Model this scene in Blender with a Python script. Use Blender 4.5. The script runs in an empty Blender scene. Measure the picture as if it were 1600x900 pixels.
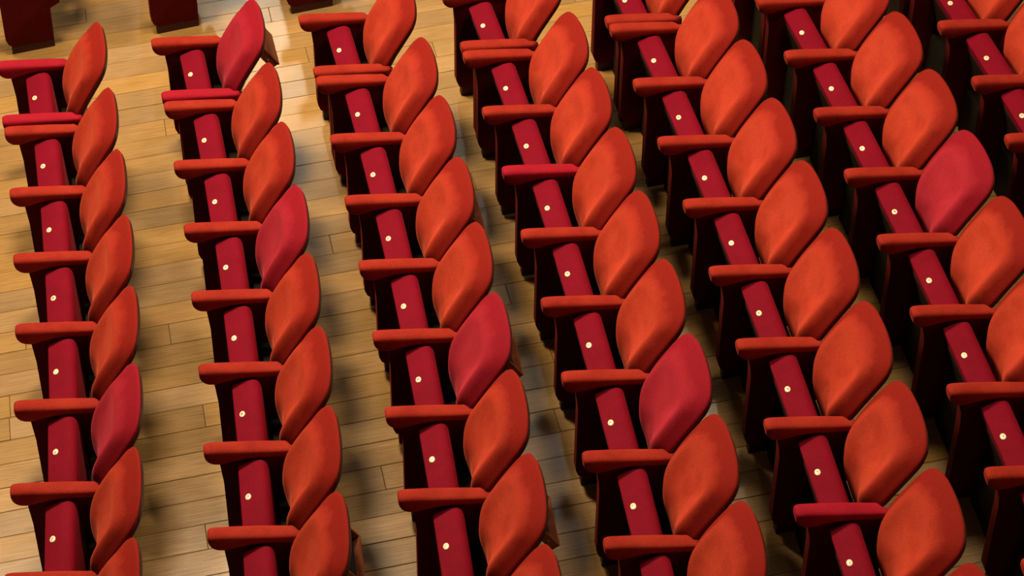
import bpy, bmesh, math, random
from mathutils import Vector, Matrix, Quaternion
rnd = random.Random(7)
S = bpy.context.scene
COL = S.collection

# ------------------------------------------------------------------ camera
cam_d = bpy.data.cameras.new('camera'); cam = bpy.data.objects.new('camera', cam_d); COL.objects.link(cam)
TH, ROLL, FPX, CAM_H = 0.7096, 0.030, 3450.6, 8.0845
cam_d.sensor_width = 36.0; cam_d.lens = FPX / 1600.0 * 36.0
cam_d.clip_end = 200
cam.matrix_world = Matrix.Translation((0, 0, CAM_H)) @ Matrix.Rotation(math.pi/2 - TH, 4, 'X') @ Matrix.Rotation(ROLL, 4, 'Z')
S.camera = cam

# ------------------------------------------------------------------ world, lamps, exposure
S.view_settings.view_transform = 'Standard'; S.view_settings.look = 'None'
S.view_settings.exposure = -0.08; S.view_settings.gamma = 1.0
try: S.view_settings.use_curve_mapping = False
except Exception: pass
W = bpy.data.worlds.new('hall_air'); S.world = W; W.use_nodes = True
bg = W.node_tree.nodes['Background']; bg.inputs[0].default_value = (1.0, 0.76, 0.55, 1); bg.inputs[1].default_value = 0.10

def lamp(name, loc, target, energy, size, color, size_y=None, spread=180):
    d = bpy.data.lights.new(name, 'AREA'); d.energy = energy; d.color = color
    if size_y: d.shape = 'RECTANGLE'; d.size = size; d.size_y = size_y
    else: d.shape = 'DISK'; d.size = size
    d.spread = math.radians(spread)
    o = bpy.data.objects.new(name, d); COL.objects.link(o)
    o.location = loc
    o.rotation_euler = (Vector(target) - Vector(loc)).to_track_quat('-Z', 'Y').to_euler()
    return o
WARM = (1.0, 0.78, 0.53)
lamp('stage_side_lamp', (-6.3, 12.8, 9.8), (-0.3, 7.6, 0.5), 385, 1.8, WARM, spread=110)          # hung over the stage side
lamp('ceiling_lamp', (-2.7, 11.0, 6.6), (-0.6, 8.8, 0), 470, 1.0, WARM)                 # ceiling lamp above the rows
lamp('right_ceiling_lamp', (1.7, 9.8, 6.8), (1.3, 7.8, 0), 190, 1.2, WARM)               # its neighbour over the right-hand rows
for k, (x, y, w, h, e) in enumerate(((-4.16, 22.0, .34, .5, 90), (-1.64, 19.4, .30, .5, 14), (-0.99, 14.8, .4, .5, 14), (0.87, 15.2, .25, .4, 22))):
    lamp('balcony_lamp', (x, y, 7.5), (0, 9, 0), e, w, (1, .9, .72), h)                 # small lamps mirrored in the varnish

# ------------------------------------------------------------------ helpers
def mat(name):
    m = bpy.data.materials.new(name); m.use_nodes = True
    nt = m.node_tree; return m, nt, nt.nodes['Principled BSDF']
def node(nt, t, **kw):
    n = nt.nodes.new(t)
    for k, v in kw.items(): setattr(n, k, v)
    return n
def ramp(nt, stops):
    r = nt.nodes.new('ShaderNodeValToRGB'); e = r.color_ramp.elements
    while len(e) < len(stops): e.new(0.5)
    for el, (p, c) in zip(e, stops):
        el.position = p; el.color = (*c, 1) if len(c) == 3 else c
    return r
def velvet(name, base, worn, sheen, tint, rough=0.75, rim=None):
    m, nt, b = mat(name); L = nt.links
    tc = node(nt, 'ShaderNodeTexCoord'); oi = node(nt, 'ShaderNodeObjectInfo')
    add = node(nt, 'ShaderNodeVectorMath', operation='ADD'); mul = node(nt, 'ShaderNodeVectorMath', operation='SCALE')
    comb = node(nt, 'ShaderNodeCombineXYZ')
    L.new(oi.outputs['Random'], comb.inputs[0]); L.new(oi.outputs['Random'], comb.inputs[2])
    L.new(comb.outputs[0], mul.inputs[0]); mul.inputs['Scale'].default_value = 37.0
    L.new(tc.outputs['Object'], add.inputs[0]); L.new(mul.outputs[0], add.inputs[1])
    n1 = node(nt, 'ShaderNodeTexNoise'); n1.inputs['Scale'].default_value = 7.0; n1.inputs['Detail'].default_value = 5; n1.inputs['Roughness'].default_value = .62
    L.new(add.outputs[0], n1.inputs['Vector'])
    n2 = node(nt, 'ShaderNodeTexNoise'); n2.inputs['Scale'].default_value = 190.0; n2.inputs['Detail'].default_value = 3
    L.new(tc.outputs['Object'], n2.inputs['Vector'])
    r = ramp(nt, [(0.30, worn), (0.62, base)]); L.new(n1.outputs['Fac'], r.inputs[0])
    mx = node(nt, 'ShaderNodeMix', data_type='RGBA', blend_type='MULTIPLY'); mx.inputs[0].default_value = 0.6
    r2 = ramp(nt, [(0.25, (.55, .5, .5)), (0.7, (1, 1, 1))]); L.new(n2.outputs['Fac'], r2.inputs[0])
    src = r.outputs[0]
    if rim:      # shading of the rolled edge painted into the pile colour, around a faded centre
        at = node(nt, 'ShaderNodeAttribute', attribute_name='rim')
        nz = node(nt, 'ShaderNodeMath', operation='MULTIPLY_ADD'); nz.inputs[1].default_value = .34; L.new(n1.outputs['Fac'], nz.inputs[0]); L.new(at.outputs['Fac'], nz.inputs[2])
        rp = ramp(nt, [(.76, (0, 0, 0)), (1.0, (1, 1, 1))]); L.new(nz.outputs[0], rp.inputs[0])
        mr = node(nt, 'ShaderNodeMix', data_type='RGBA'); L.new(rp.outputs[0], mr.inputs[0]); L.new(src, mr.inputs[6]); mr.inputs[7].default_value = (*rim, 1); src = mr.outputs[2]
    L.new(src, mx.inputs[6]); L.new(r2.outputs[0], mx.inputs[7])
    L.new(mx.outputs[2], b.inputs['Base Color'])
    b.inputs['Roughness'].default_value = rough
    b.inputs['Specular IOR Level'].default_value = 0.05
    b.inputs['Sheen Weight'].default_value = sheen; b.inputs['Sheen Roughness'].default_value = 0.28
    b.inputs['Sheen Tint'].default_value = (*tint, 1)
    bp = node(nt, 'ShaderNodeBump'); bp.inputs['Strength'].default_value = 0.4; bp.inputs['Distance'].default_value = 0.002
    L.new(n2.outputs['Fac'], bp.inputs['Height']); L.new(bp.outputs[0], b.inputs['Normal'])
    return m
M_SCAR = velvet('scarlet_arm_velvet', (0.355, 0.030, 0.015), (0.27, 0.018, 0.011), 0.30, (1.0, .25, .14))
M_CRIM = velvet('crimson_arm_velvet', (0.36, 0.010, 0.026), (0.29, 0.008, 0.020), 0.30, (1.0, .16, .20))
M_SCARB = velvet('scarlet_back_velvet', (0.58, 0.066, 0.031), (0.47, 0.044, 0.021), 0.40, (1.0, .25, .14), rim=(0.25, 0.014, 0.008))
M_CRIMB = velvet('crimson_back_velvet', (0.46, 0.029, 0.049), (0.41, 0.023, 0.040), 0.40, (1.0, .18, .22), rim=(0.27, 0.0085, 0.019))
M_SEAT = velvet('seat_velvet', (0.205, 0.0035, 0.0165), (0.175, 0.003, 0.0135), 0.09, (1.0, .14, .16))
M_SIDE = velvet('side_velvet', (0.105, 0.006, 0.0055), (0.085, 0.005, 0.005), 0.10, (1.0, .16, .10))

def plain(name, col, rough, spec=.4, noise=0.0, scale=20, coat=0):
    m, nt, b = mat(name); L = nt.links
    if noise:
        tc = node(nt, 'ShaderNodeTexCoord'); n = node(nt, 'ShaderNodeTexNoise'); n.inputs['Scale'].default_value = scale; n.inputs['Detail'].default_value = 4
        L.new(tc.outputs['Object'], n.inputs['Vector'])
        r = ramp(nt, [(.3, tuple(c*(1-noise) for c in col)), (.7, tuple(min(1, c*(1+noise)) for c in col))])
        L.new(n.outputs['Fac'], r.inputs[0]); L.new(r.outputs[0], b.inputs['Base Color'])
    else: b.inputs['Base Color'].default_value = (*col, 1)
    b.inputs['Roughness'].default_value = rough; b.inputs['Specular IOR Level'].default_value = spec
    b.inputs['Coat Weight'].default_value = coat
    return m
M_PLINTH = plain('plinth_paint', (0.055, 0.010, 0.008), .55, .3, .25)
M_UNDER = plain('under_panel_paint', (0.010, 0.0078, 0.0034), .7, .2, .3)
M_BOARD = plain('seat_board_paint', (0.016, 0.008, 0.005), .85, .05, .3)
M_SHELL = plain('dark_shell_wood', (0.045, 0.016, 0.008), .4, .4, .4, 12)
M_POCKET = plain('pocket_wood', (0.20, 0.055, 0.022), .4, .4, .35, 14)
M_INSIDE = plain('pocket_lining', (0.012, 0.010, 0.009), .8, .2, .2)
M_SCREW = plain('screw_steel', (0.6, 0.55, 0.5), .35, .5); 

def make_plate_mat():
    m, nt, b = mat('number_plate_enamel'); L = nt.links
    tc = node(nt, 'ShaderNodeTexCoord'); sep = node(nt, 'ShaderNodeSeparateXYZ'); L.new(tc.outputs['UV'], sep.inputs[0])
    # a small worn dark figure printed in the middle of the plate (illegible in the photograph)
    oi = node(nt, 'ShaderNodeObjectInfo')
    n = node(nt, 'ShaderNodeTexNoise', noise_dimensions='4D'); n.inputs['Scale'].default_value = 4.2; n.inputs['Detail'].default_value = 0
    L.new(tc.outputs['UV'], n.inputs['Vector'])
    mw = node(nt, 'ShaderNodeMath', operation='MULTIPLY'); mw.inputs[1].default_value = 91.0; L.new(oi.outputs['Random'], mw.inputs[0]); L.new(mw.outputs[0], n.inputs['W'])
    ln = node(nt, 'ShaderNodeVectorMath', operation='LENGTH'); sc = node(nt, 'ShaderNodeVectorMath', operation='SUBTRACT'); sc.inputs[1].default_value = (.5, .5, 0)
    L.new(tc.outputs['UV'], sc.inputs[0]); L.new(sc.outputs[0], ln.inputs[0])
    rr = ramp(nt, [(.16, (1, 1, 1)), (.27, (0, 0, 0))]); L.new(ln.outputs['Value'], rr.inputs[0])
    r2 = ramp(nt, [(.47, (0, 0, 0)), (.53, (1, 1, 1))]); L.new(n.outputs['Fac'], r2.inputs[0])
    mm = node(nt, 'ShaderNodeMath', operation='MULTIPLY'); L.new(rr.outputs[0], mm.inputs[0]); L.new(r2.outputs[0], mm.inputs[1])
    mx = node(nt, 'ShaderNodeMix', data_type='RGBA'); mx.inputs[6].default_value = (.90, .74, .50, 1); mx.inputs[7].default_value = (.22, .12, .06, 1)
    L.new(mm.outputs[0], mx.inputs[0]); L.new(mx.outputs[2], b.inputs['Base Color'])
    b.inputs['Roughness'].default_value = .35
    return m
M_PLATE = make_plate_mat()

def make_wood():
    m, nt, b = mat('oak_floor_varnish'); L = nt.links
    tc = node(nt, 'ShaderNodeTexCoord'); oi = node(nt, 'ShaderNodeObjectInfo')
    comb = node(nt, 'ShaderNodeCombineXYZ'); sc = node(nt, 'ShaderNodeVectorMath', operation='SCALE'); sc.inputs['Scale'].default_value = 53.0
    for k in range(3): L.new(oi.outputs['Random'], comb.inputs[k])
    L.new(comb.outputs[0], sc.inputs[0])
    add = node(nt, 'ShaderNodeVectorMath', operation='ADD'); L.new(tc.outputs['Object'], add.inputs[0]); L.new(sc.outputs[0], add.inputs[1])
    mp = node(nt, 'ShaderNodeMapping'); mp.inputs['Scale'].default_value = (1.5, 16, 1); L.new(add.outputs[0], mp.inputs['Vector'])
    g = node(nt, 'ShaderNodeTexNoise'); g.inputs['Scale'].default_value = 3.2; g.inputs['Detail'].default_value = 7; g.inputs['Roughness'].default_value = .66; g.inputs['Distortion'].default_value = .5
    L.new(mp.outputs[0], g.inputs['Vector'])
    mp2 = node(nt, 'ShaderNodeMapping'); mp2.inputs['Scale'].default_value = (.9, 7, 1); L.new(add.outputs[0], mp2.inputs['Vector'])
    wv = node(nt, 'ShaderNodeTexWave', wave_type='RINGS', rings_direction='Z'); wv.inputs['Scale'].default_value = 2.6; wv.inputs['Distortion'].default_value = 6; wv.inputs['Detail'].default_value = 3; wv.inputs['Detail Scale'].default_value = 1.2
    L.new(mp2.outputs[0], wv.inputs['Vector'])
    cl = node(nt, 'ShaderNodeTexNoise'); cl.inputs['Scale'].default_value = 2.1; cl.inputs['Detail'].default_value = 3; L.new(add.outputs[0], cl.inputs['Vector'])
    r1 = ramp(nt, [(.25, (.34, .200, .078)), (.5, (.43, .270, .110)), (.75, (.49, .315, .135))]); L.new(g.outputs['Fac'], r1.inputs[0])
    r2 = ramp(nt, [(.0, (.72, .66, .58)), (.35, (1, 1, 1)), (1, (1, 1, 1))]); L.new(wv.outputs['Fac'], r2.inputs[0])
    m1 = node(nt, 'ShaderNodeMix', data_type='RGBA', blend_type='MULTIPLY'); m1.inputs[0].default_value = .5
    L.new(r1.outputs[0], m1.inputs[6]); L.new(r2.outputs[0], m1.inputs[7])
    r3 = ramp(nt, [(.3, (.80, .80, .78)), (.62, (1.06, 1.03, .98))]); L.new(cl.outputs['Fac'], r3.inputs[0])
    m2 = node(nt, 'ShaderNodeMix', data_type='RGBA', blend_type='MULTIPLY'); m2.inputs[0].default_value = 1
    L.new(m1.outputs[2], m2.inputs[6]); L.new(r3.outputs[0], m2.inputs[7])
    hv = node(nt, 'ShaderNodeHueSaturation'); L.new(m2.outputs[2], hv.inputs['Color'])
    mr = node(nt, 'ShaderNodeMapRange'); L.new(oi.outputs['Random'], mr.inputs[0]); mr.inputs[3].default_value = .82; mr.inputs[4].default_value = 1.04; L.new(mr.outputs[0], hv.inputs['Value'])
    m7 = node(nt, 'ShaderNodeMath', operation='MULTIPLY'); m7.inputs[1].default_value = 7.31; L.new(oi.outputs['Random'], m7.inputs[0])
    fr = node(nt, 'ShaderNodeMath', operation='FRACT'); L.new(m7.outputs[0], fr.inputs[0])
    ms = node(nt, 'ShaderNodeMapRange'); L.new(fr.outputs[0], ms.inputs[0]); ms.inputs[3].default_value = .96; ms.inputs[4].default_value = 1.12; L.new(ms.outputs[0], hv.inputs['Saturation'])
    L.new(hv.outputs[0], b.inputs['Base Color'])
    rr = node(nt, 'ShaderNodeMapRange'); L.new(g.outputs['Fac'], rr.inputs[0]); rr.inputs[3].default_value = .17; rr.inputs[4].default_value = .32; L.new(rr.outputs[0], b.inputs['Roughness'])
    b.inputs['Specular IOR Level'].default_value = .45
    bp = node(nt, 'ShaderNodeBump'); bp.inputs['Strength'].default_value = .12; bp.inputs['Distance'].default_value = .003
    L.new(g.outputs['Fac'], bp.inputs['Height']); L.new(bp.outputs[0], b.inputs['Normal'])
    return m
M_WOOD = make_wood()
M_SUB = plain('subfloor_dark', (0.05, 0.028, 0.012), .8, .2, .3)

def link(name, me, m, parent=None, smooth=True):
    if m and not me.materials: me.materials.append(m)
    if smooth is True:
        for p in me.polygons: p.use_smooth = True
    o = bpy.data.objects.new(name, me); COL.objects.link(o)
    if parent: o.parent = parent
    return o
def mesh_from(name, bm, sharp=None):
    bmesh.ops.recalc_face_normals(bm, faces=bm.faces[:])
    me = bpy.data.meshes.new(name); bm.to_mesh(me); bm.free()
    if sharp is not None:
        for p in me.polygons: p.use_smooth = True
        me.set_sharp_from_angle(angle=math.radians(sharp))
    return me
def loft(rings, cap=True):
    bm = bmesh.new(); vs = [[bm.verts.new(p) for p in r] for r in rings]; n = len(rings[0])
    for a, b in zip(vs, vs[1:]):
        for k in range(n): bm.faces.new((a[k], a[(k+1) % n], b[(k+1) % n], b[k]))
    if cap: bm.faces.new(vs[0][::-1]); bm.faces.new(vs[-1])
    return bm
def prism_xz(poly, y0, y1, bevel=0.0, seg=2):
    """polygon in x,z extruded along y, optionally with bevelled edges"""
    bm = bmesh.new()
    a = [bm.verts.new((x, y0, z)) for x, z in poly]; b = [bm.verts.new((x, y1, z)) for x, z in poly]
    n = len(poly); fa = bm.faces.new(a); fb = bm.faces.new(b[::-1])
    for k in range(n): bm.faces.new((a[k], b[k], b[(k+1) % n], a[(k+1) % n]))
    if bevel:
        es = set(fa.edges) | set(fb.edges)
        bmesh.ops.bevel(bm, geom=list(es), offset=bevel, segments=seg, profile=.5, affect='EDGES', clamp_overlap=True)
    return bm
def round_poly(pts, radii, seg=5):
    out = []; n = len(pts)
    for i in range(n):
        p = Vector(pts[i]); a = Vector(pts[i-1]); b = Vector(pts[(i+1) % n]); r = radii[i]
        if r <= 0: out.append(tuple(p)); continue
        u = (a-p).normalized(); v = (b-p).normalized(); ang = u.angle(v); d = min(r/math.tan(ang/2), (a-p).length*.49, (b-p).length*.49)
        s, e = p+u*d, p+v*d
        for k in range(seg+1):
            t = k/seg; out.append(tuple(s*(1-t)**2 + p*2*t*(1-t) + e*t*t))
    return out

# ------------------------------------------------------------------ the seat's parts (x backwards, y away from the viewer, z up)
BX0 = 0.205                                   # the backrest bulges at the loins and leans back above the arms
def back_x(z):
    w = .045
    g = lambda q, b: w*math.log1p(math.exp((q-b)/w))
    f = lambda q: -0.38*q + 0.46*g(q, .575) + 0.56*g(q, .695)
    return BX0 + f(z) - f(.67)
def back_pt(s, z, off):                       # off: metres in front (+) of the backrest's middle surface
    t = (back_x(z+1e-4)-back_x(z-1e-4))/2e-4; c = 1/math.sqrt(1+t*t)
    return (back_x(z) - off*c, s, z + off*t*c)
HALF = [(0, .305), (.07, .308), (.122, .330), (.156, .380), (.178, .450), (.196, .525), (.216, .592), (.243, .650), (.262, .715), (.2665, .800), (.266, .870), (.262, .930), (.249, .964), (.223, .991), (.174, 1.011), (.11, 1.024), (0, 1.030)]
def catmull(pts, n):
    out = []; P = [Vector(p) for p in pts]; m = len(P)
    for i in range(m):
        p0, p1, p2, p3 = P[i-1], P[i], P[(i+1) % m], P[(i+2) % m]
        for k in range(n):
            t = k/n; out.append(.5*((2*p1)+(p2-p0)*t+(2*p0-5*p1+4*p2-p3)*t*t+(3*p1-p0-3*p2+p3)*t**3))
    return out
OUTL = catmull(HALF + [(-s, z) for s, z in HALF[-2:0:-1]], 3)
CEN = Vector((0, .70))
def backrest_mesh():
    # (scale towards the centre, offset forwards): dished front, broad rolled rim
    prof = [(.0, .002), (.2, .004), (.36, .011), (.48, .021), (.56, .0295), (.61, .0335), (.65, .0345), (.69, .0325), (.74, .026), (.81, .014), (.88, .002), (.94, -.007), (.98, -.013), (1.0, -.020), (.995, -.025), (.97, -.030), (.93, -.031), (.5, -.031), (.0, -.031)]
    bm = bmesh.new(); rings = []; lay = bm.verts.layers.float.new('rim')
    for q, f in prof:
        if q == 0: rings.append(bm.verts.new(back_pt(CEN.x, CEN.y, f))); continue
        rings.append([bm.verts.new(back_pt(*(CEN + (p-CEN)*q), f)) for p in OUTL])
    n = len(OUTL)
    for (q, f), r in zip(prof, rings):
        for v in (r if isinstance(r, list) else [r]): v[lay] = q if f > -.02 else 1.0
    for a, b in zip(rings, rings[1:]):
        if not isinstance(a, list):
            for k in range(n): bm.faces.new((a, b[k], b[(k+1) % n]))
        elif not isinstance(b, list):
            for k in range(n): bm.faces.new((a[(k+1) % n], a[k], b))
        else:
            for k in range(n): bm.faces.new((a[k], b[k], b[(k+1) % n], a[(k+1) % n]))
    return mesh_from('backrest', bm)
def shell_mesh():
    rings = []
    for q, f in ((.95, -.029), (.975, -.030), (.975, -.040), (.95, -.047)):
        rings.append([back_pt(*(CEN + (p-CEN)*q), f) for p in OUTL])
    return mesh_from('back_shell', loft(rings), 40)
SD = Vector((-.342, 0, .940)); SE = Vector((.940, 0, .342)); SA0 = Vector((-.040, 0, .645))    # folded-up seat
def seat_mesh():
    A = SA0; B = A + SE*.150; Cc = Vector((.128, 0, .300)); D = Vector((.075, 0, .290))
    pts = [(p.x, p.z) for p in (A, B, Cc, D)]
    pl = round_poly(pts, [.010, .060, .03, .03], 7)
    return mesh_from('seat_cushion', prism_xz(pl, -.222, .222, .016, 3), 60)
def board_mesh():
    A = SA0 - SE*.008 - SD*.06; D = Vector((.052, 0, .330)); E = D + SE*.010; B = A + SE*.010
    return mesh_from('seat_board', prism_xz([(p.x, p.z) for p in (A, B, E, D)], -.205, .205, .004, 1), 40)
def plate_mesh():
    bm = bmesh.new(); c0 = SA0 + SE*.042; n = 20; rings = []
    uv = bm.loops.layers.uv.new('UVMap')
    for q, h in ((1.0, -.001), (1.0, .0025), (.86, .004)):
        rings.append([bm.verts.new(c0 + SD*h + SE*(.0140*q*math.cos(2*math.pi*k/n)) + Vector((0, .0200*q*math.sin(2*math.pi*k/n), 0))) for k in range(n)])
    for a, b in zip(rings, rings[1:]):
        for k in range(n): bm.faces.new((a[k], a[(k+1) % n], b[(k+1) % n], b[k]))
    bm.faces.new(rings[-1])
    bmesh.ops.recalc_face_normals(bm, faces=bm.faces[:])
    for f in bm.faces:
        for l in f.loops:
            d = l.vert.co - c0; l[uv].uv = (.5 + d.dot(SE)/.028, .5 + d.y/.040)
    me = bpy.data.meshes.new('number_plate'); bm.to_mesh(me); bm.free(); return me
def arm_mesh():
    # x, top z, bottom z, half width
    st = [(-.1905, .718, .702, .018), (-.189, .7235, .690, .028), (-.185, .728, .677, .0355), (-.177, .7315, .663, .041), (-.164, .7335, .650, .0445), (-.146, .734, .6405, .0455), (-.122, .733, .637, .0455), (-.095, .731, .6415, .0455), (-.06, .7275, .653, .045), (-.01, .722, .664, .044), (.05, .717, .667, .043), (.11, .711, .664, .042), (.160, .706, .659, .0405), (.190, .704, .657, .0395), (.203, .7035, .656, .034, -.006), (.214, .7025, .655, .025, -.017), (.245, .700, .652, .022, -.018)]
    rings = []; n = 20
    for x, zt, zb, w, *sh in st:
        y = sh[0] if sh else 0.0; c = (zt+zb)/2; h = (zt-zb)/2; r = []
        for k in range(n):
            a = 2*math.pi*k/n; ca, sa = math.cos(a), math.sin(a); e = .62
            r.append((x, y + w*math.copysign(abs(ca)**e, ca), c + h*math.copysign(abs(sa)**e, sa)))
        rings.append(r)
    return mesh_from('armrest', loft(rings))
def side_mesh():
    pts = [(-.124, .668), (-.108, .52), (-.102, .11), (-.078, .050), (.200, .050+.016), (.200, .40), (.192, .672)]
    pl = round_poly(pts, [0, .2, .04, .03, 0, .1, 0], 5)
    bm = prism_xz(pl, -.030, .030, .014, 3)
    tail = prism_xz([(.185, .30), (.262, .34), (.262, .69), (.185, .675)], -.032, .003, .003, 1)      # runs on behind the seat's own backrest
    me = bpy.data.meshes.new('tail'); tail.to_mesh(me); tail.free(); bm.from_mesh(me); bpy.data.meshes.remove(me)
    return mesh_from('side_panel', bm, 50)
def plinth_mesh():
    sl = .08
    pts = [(-.070, .058), (-.070, -.070*sl-.001), (.200, .200*sl-.001), (.200, .070)]
    return mesh_from('plinth', prism_xz(pts, -.026, .026, .003, 1), 40)
def under_mesh():
    sl = .08
    return mesh_from('under_panel', prism_xz([(.020, .020*sl), (.200, .200*sl), (.200, .26), (.020, .30)], -.226, .226, .003, 1), 40)
def beam_mesh():  # dark bar added so no lit floor shows between cushion and backrest
    return mesh_from('hinge_beam', prism_xz([(.140, .335), (.205, .335), (.205, .415), (.140, .415)], -.226, .226, .006, 2), 40)
ME = dict(hinge_beam=beam_mesh(), backrest=backrest_mesh(), back_shell=shell_mesh(), seat_cushion=seat_mesh(), seat_board=board_mesh(), number_plate=plate_mesh(),
          armrest=arm_mesh(), side_panel=side_mesh(), plinth=plinth_mesh(), under_panel=under_mesh())
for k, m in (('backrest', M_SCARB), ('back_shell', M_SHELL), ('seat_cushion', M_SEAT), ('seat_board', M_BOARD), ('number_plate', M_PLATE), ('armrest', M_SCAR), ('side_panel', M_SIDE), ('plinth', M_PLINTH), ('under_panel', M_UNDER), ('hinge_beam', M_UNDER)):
    ME[k].materials.append(m)
for k in ('backrest', 'armrest', 'number_plate'):
    for p in ME[k].polygons: p.use_smooth = True
def variant(key, m):
    me = ME[key].copy(); me.materials.clear(); me.materials.append(m); return me
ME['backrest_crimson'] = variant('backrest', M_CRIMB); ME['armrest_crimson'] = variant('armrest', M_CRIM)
# shallow wooden tray hinged on the back of a few seats
TP = [Vector(p) for p in ((.402, .886), (.486, .766), (.449, .740), (.365, .860))]
def tray_meshes():
    y0, y1, b = -.150, .150, .012
    w = {}
    ux = (TP[1]-TP[0]).normalized()*b; dn = (TP[2]-TP[1]).normalized()
    q = lambda *p: [tuple(v) for v in p]
    w['tray_lip'] = mesh_from('tray_lip', prism_xz(q(TP[1]-ux, TP[1], TP[2], TP[2]-ux), y0, y1, .002, 1), 30)
    w['tray_rail'] = mesh_from('tray_rail', prism_xz(q(TP[0], TP[0]+ux, TP[3]+ux, TP[3]), y0, y1, .002, 1), 30)
    w['tray_side'] = mesh_from('tray_side', prism_xz(q(TP[0]+ux*1.02, TP[1]-ux*1.02, TP[2]-ux*1.02, TP[3]+ux*1.02), -b/2, b/2, .002, 1), 30)
    w['tray_floor'] = mesh_from('tray_floor', prism_xz(q(TP[3]+ux-dn*.012, TP[2]-ux-dn*.012, TP[2]-ux, TP[3]+ux), y0+b, y1-b, 0, 1), 30)
    w['tray_lid'] = mesh_from('tray_lid', prism_xz(q(TP[0], TP[1]+ux*.3, TP[1]+ux*.3-dn*.010, TP[0]-dn*.010), y0-.003, y1+.003, .002, 1), 30)
    for k, m in w.items(): m.materials.append(M_INSIDE if k == 'tray_floor' else M_POCKET)
    return w
PM = tray_meshes()
bm = bmesh.new(); bmesh.ops.create_cone(bm, cap_ends=True, segments=12, radius1=.005, radius2=.004, depth=.004); PM['screw'] = mesh_from('screw', bm, 40); PM['screw'].materials.append(M_SCREW)

# ------------------------------------------------------------------ floor
OX, OY, PHM, SLOPE = -2.355, 8.5336, 0.2081, 0.0800
def floor_z(x, y): return SLOPE*((x-OX)*math.cos(PHM) + (y-OY)*math.sin(PHM))
floor_e = Vector((math.cos(PHM), math.sin(PHM), SLOPE)).normalized()
ang = PHM + 0.018
fe = Vector((math.cos(ang), math.sin(ang), 0)); fe.z = floor_z(OX+fe.x, OY+fe.y); fe.normalize()
fl = Vector((-math.sin(ang), math.cos(ang), 0)); fl.z = floor_z(OX+fl.x, OY+fl.y); fl = (fl - fe*fl.dot(fe)).normalized()
fn = fe.cross(fl)
FM = Matrix(((fe.x, fl.x, fn.x, OX), (fe.y, fl.y, fn.y, OY), (fe.z, fl.z, fn.z, 0), (0, 0, 0, 1)))
bm = bmesh.new()
bmesh.ops.create_cube(bm, size=1)
for v in bm.verts: v.co = Vector((2.5 + v.co.x*24, 1 + v.co.y*22, -.070 + v.co.z*.1))
floor = link('floor', mesh_from('floor', bm), M_SUB, smooth=False); floor.matrix_world = FM
floor['kind'] = 'structure'; floor['label'] = 'raked hall floor of varnished oak planks running under the rows'
def plank_mesh(L, wd):
    bm = bmesh.new(); b = .0022; h = .020; x, y = L/2, wd/2
    rings = [[(-x, -y, -h), (x, -y, -h), (x, y, -h), (-x, y, -h)], [(-x, -y, -b), (x, -y, -b), (x, y, -b), (-x, y, -b)], [(-x+b, -y+b, 0), (x-b, -y+b, 0), (x-b, y-b, 0), (-x+b, y-b, 0)]]
    bm = loft(rings, cap=False); bm.verts.ensure_lookup_table(); bm.faces.new([bm.verts[k] for k in (8, 9, 10, 11)])
    me = mesh_from('plank', bm); me.materials.append(M_WOOD); return me
PW = 0.170; PLEN = (1.45, 1.85, 2.25)
GAPS = (.0012, .0022, .0040)
PMESH = {(L, g): plank_mesh(L-.002, PW-g) for L in PLEN for g in GAPS}
extra = bmesh.new()
for s in range(-60, 62):
    yc = -(0.02 + (s+.5)*PW)                        # s grows towards the viewer
    near = -22 <= s <= 33
    x = -9.0 + rnd.uniform(0, 1.4); 
    while x < 13.5:
        L = rnd.choice(PLEN); g = rnd.choices(GAPS, (4, 3, 2))[0]; xc = x + L/2
        # how far the frame reaches along this strip
        x0 = -1.0 ; x1 = 5.9 - 0.045*(s+22)*0
        lo, hi = (-0.75, 6.3)
        if s < -12: hi = 6.1
        if near and x+L > lo-.1 and x < hi+.1:
            o = bpy.data.objects.new('plank', PMESH[L, g]); COL.objects.link(o); o.parent = floor; o.location = (xc, yc, rnd.uniform(-.0006, .0004))
        else:
            me = PMESH[L, g]; 
            off = len(extra.verts); vs = [extra.verts.new(v.co + Vector((xc, yc, 0))) for v in me.vertices]
            for p in me.polygons: extra.faces.new([vs[k] for k in p.vertices])
        x += L
me = bpy.data.meshes.new('outer_planks'); extra.to_mesh(me); extra.free()
ex = link('outer_planks', me, M_WOOD, floor, smooth=False); ex['kind'] = 'stuff'

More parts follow.
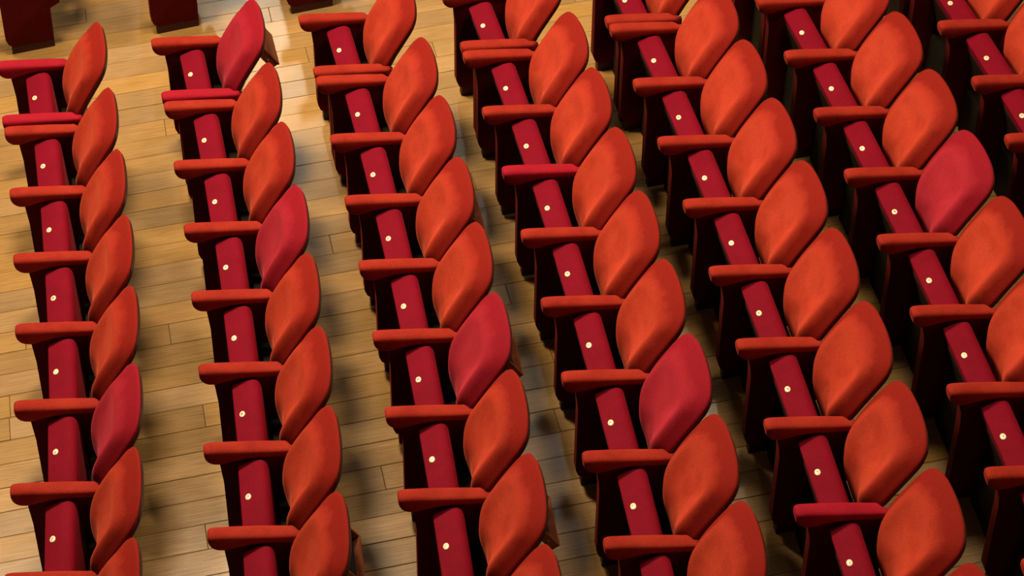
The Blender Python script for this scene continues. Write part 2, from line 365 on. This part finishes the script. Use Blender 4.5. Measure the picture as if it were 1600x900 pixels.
# ------------------------------------------------------------------ the seats
SEATS = {(0,-1): (-2.746, 10.181, 0.2492), (0,0): (-2.584, 9.549, 0.2334), (0,1): (-2.453, 9.001, 0.2197), (0,2): (-2.333, 8.455, 0.2061), (0,3): (-2.224, 7.909, 0.1924), (0,4): (-2.129, 7.359, 0.1787), (0,5): (-2.045, 6.807, 0.165), (0,6): (-1.971, 6.26, 0.1513), (1,-1): (-1.877, 10.357, 0.249), (1,0): (-1.72, 9.733, 0.2335), (1,1): (-1.596, 9.193, 0.2201), (1,2): (-1.474, 8.655, 0.2067), (1,3): (-1.369, 8.116, 0.1934), (1,4): (-1.268, 7.58, 0.18), (1,5): (-1.18, 7.039, 0.1666), (1,6): (-1.099, 6.503, 0.1532), (2,-1): (-1.038, 10.544, 0.2487), (2,0): (-0.886, 9.923, 0.2336), (2,1): (-0.764, 9.381, 0.2205), (2,2): (-0.648, 8.845, 0.2073), (2,3): (-0.539, 8.316, 0.1942), (2,4): (-0.437, 7.784, 0.1811), (2,5): (-0.346, 7.247, 0.168), (2,6): (-0.258, 6.708, 0.1549), (2,7): (-0.182, 6.168, 0.1418), (3,-1): (-0.214, 10.74, 0.2487), (3,0): (-0.068, 10.12, 0.2338), (3,1): (0.055, 9.587, 0.221), (3,2): (0.173, 9.053, 0.2081), (3,3): (0.279, 8.525, 0.1953), (3,4): (0.384, 7.993, 0.1824), (3,5): (0.483, 7.457, 0.1696), (3,6): (0.577, 6.922, 0.1567), (3,7): (0.664, 6.391, 0.1439), (4,-1): (0.612, 10.947, 0.2483), (4,0): (0.764, 10.336, 0.2337), (4,1): (0.885, 9.799, 0.2212), (4,2): (1.002, 9.263, 0.2086), (4,3): (1.114, 8.727, 0.196), (4,4): (1.22, 8.19, 0.1834), (4,5): (1.32, 7.65, 0.1708), (4,6): (1.416, 7.105, 0.1582), (4,7): (1.509, 6.557, 0.1456), (4,8): (1.593, 6.011, 0.133), (5,-1): (1.468, 11.177, 0.2482), (5,0): (1.613, 10.558, 0.2339), (5,1): (1.733, 10.015, 0.2215), (5,2): (1.849, 9.472, 0.2092), (5,3): (1.962, 8.936, 0.1968), (5,4): (2.073, 8.395, 0.1845), (5,5): (2.174, 7.849, 0.1721), (5,6): (2.278, 7.301, 0.1598), (5,7): (2.374, 6.756, 0.1474), (6,-1): (2.317, 11.448, 0.2488), (6,0): (2.483, 10.801, 0.2348), (6,1): (2.613, 10.251, 0.2226), (6,2): (2.728, 9.713, 0.2105), (6,3): (2.828, 9.188, 0.1984)}
CRIM_BACK = {(0, 4), (1, -1), (1, 2), (2, 4), (3, 5), (5, 3)}
CRIM_ARM = {(0, -1), (3, 2), (4, 7)}
CRIM_NEAR = {(0, -1), (1, -1)}
POCKET = {(1, -1): 'lid', (1, 6): 'open', (2, 2): 'open', (2, 4): 'open', (2, 6): 'open'}
def part(name, key, parent, y=0.0, label=None, x=0.0, z=0.0):
    o = bpy.data.objects.new(name, ME[key] if key in ME else PM[key]); COL.objects.link(o); o.parent = parent; o.location = (x, y, z)
    if label: o['label'] = label
    return o
HW = 0.275
def seat(i, j, x, y, ph, label, group):
    t = bpy.data.objects.new('theatre_seat', None); COL.objects.link(t); t.empty_display_size = .1
    t.location = (x, y, floor_z(x, y)); t.rotation_euler = (0, 0, ph)
    t['label'] = label; t['category'] = 'theatre seat'; t['group'] = group
    cb = (i, j) in CRIM_BACK
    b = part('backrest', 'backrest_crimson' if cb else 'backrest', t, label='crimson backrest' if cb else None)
    part('back_shell', 'back_shell', b)
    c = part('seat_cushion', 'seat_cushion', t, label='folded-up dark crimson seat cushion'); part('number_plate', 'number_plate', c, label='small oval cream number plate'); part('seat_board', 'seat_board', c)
    ends = [(HW, (i, j) in CRIM_ARM)]
    if j == last.get(i): ends.append((-HW, False))
    if j == -1: ends.append((-HW+.014, (i, j) in CRIM_NEAR))
    for yy, cr in ends:
        part('armrest', 'armrest_crimson' if cr else 'armrest', t, yy, label='crimson armrest' if cr else None)
        s = part('side_panel', 'side_panel', t, yy); part('plinth', 'plinth', s)
    part('under_panel', 'under_panel', t); part('hinge_beam', 'hinge_beam', t)
    k = POCKET.get((i, j))
    if k:
        q = bpy.data.objects.new('back_tray', None); COL.objects.link(q); q.parent = t
        q.empty_display_size = .05; q['label'] = 'red-brown wooden tray on the back'
        for n_ in ('tray_lip', 'tray_rail', 'tray_floor'): part(n_, n_, q)
        part('tray_side', 'tray_side', q, .144); part('tray_side', 'tray_side', q, -.144)
        if k == 'lid': part('tray_lid', 'tray_lid', q)
        sc = part('screw', 'screw', q, -.151, x=.432, z=.806); sc.rotation_euler = (math.pi/2, 0, 0)
    return t
ROWN = ['leftmost row', 'second row from the left', 'third row from the left', 'fourth row from the left', 'fifth row from the left', 'sixth row from the left', 'rightmost row']
ORD = ['first', 'second', 'third', 'fourth', 'fifth', 'sixth', 'seventh', 'eighth', 'ninth', 'tenth', 'eleventh']
first = {}; last = {}
for (i, j) in SEATS: first[i] = min(first.get(i, 99), j); last[i] = max(last.get(i, -9), j)
SPECIAL = {
 (0, 4): 'theatre seat with the only crimson backrest in the leftmost row',
 (1, -1): 'topmost seat of the second row from the left, crimson backrest, lidded wooden tray behind',
 (1, 2): 'crimson-backed theatre seat between scarlet ones, middle of the second row from the left',
 (2, 4): 'theatre seat with the only crimson backrest in the third row from the left',
 (3, 5): 'theatre seat with the only crimson backrest in the fourth row from the left',
 (5, 3): 'theatre seat with the only crimson backrest in the sixth row from the left',
 (0, -1): 'scarlet-backed seat between two crimson armrests, topmost of the leftmost row',
 (3, 2): 'scarlet-backed seat with a crimson armrest in the fourth row from the left',
 (4, 7): 'scarlet-backed seat with a crimson armrest low in the fifth row from the left',
 (5, -1): 'seat cut by the top edge, only its base showing, sixth row from the left',
 (6, -1): 'seat cut by the top edge, only its base showing, rightmost row',
 (5, 7): 'seat at the bottom right corner showing little more than its scarlet armrest',
 (1, 6): 'scarlet-backed seat with an open wooden tray behind, lowest in the second row from the left',
}
for (i, j), (x, y, ph) in SEATS.items():
    lab = SPECIAL.get((i, j)) or 'scarlet-backed theatre seat, %s from the top in the %s' % (ORD[j-(0 if i in (5, 6) else first[i])], ROWN[i])
    seat(i, j, x, y, ph, lab, 'numbered folding seats in the ' + ROWN[i])
# the end seats of the next block, across the aisle at the top left
for i, (x, y, ph) in enumerate([(-3.239, 11.876, 0.2942), (-2.336, 12.046, 0.2918), (-1.488, 12.216, 0.2898)]):
    t = seat(i+20, 0, x, y, ph, ('end seat across the aisle, dark side panel showing, ' + ('top left corner', 'above the second row', 'above the third row')[i]), 'end seats of the block beyond the aisle')
    part('armrest', 'armrest', t, -HW); s = part('side_panel', 'side_panel', t, -HW); part('plinth', 'plinth', s)
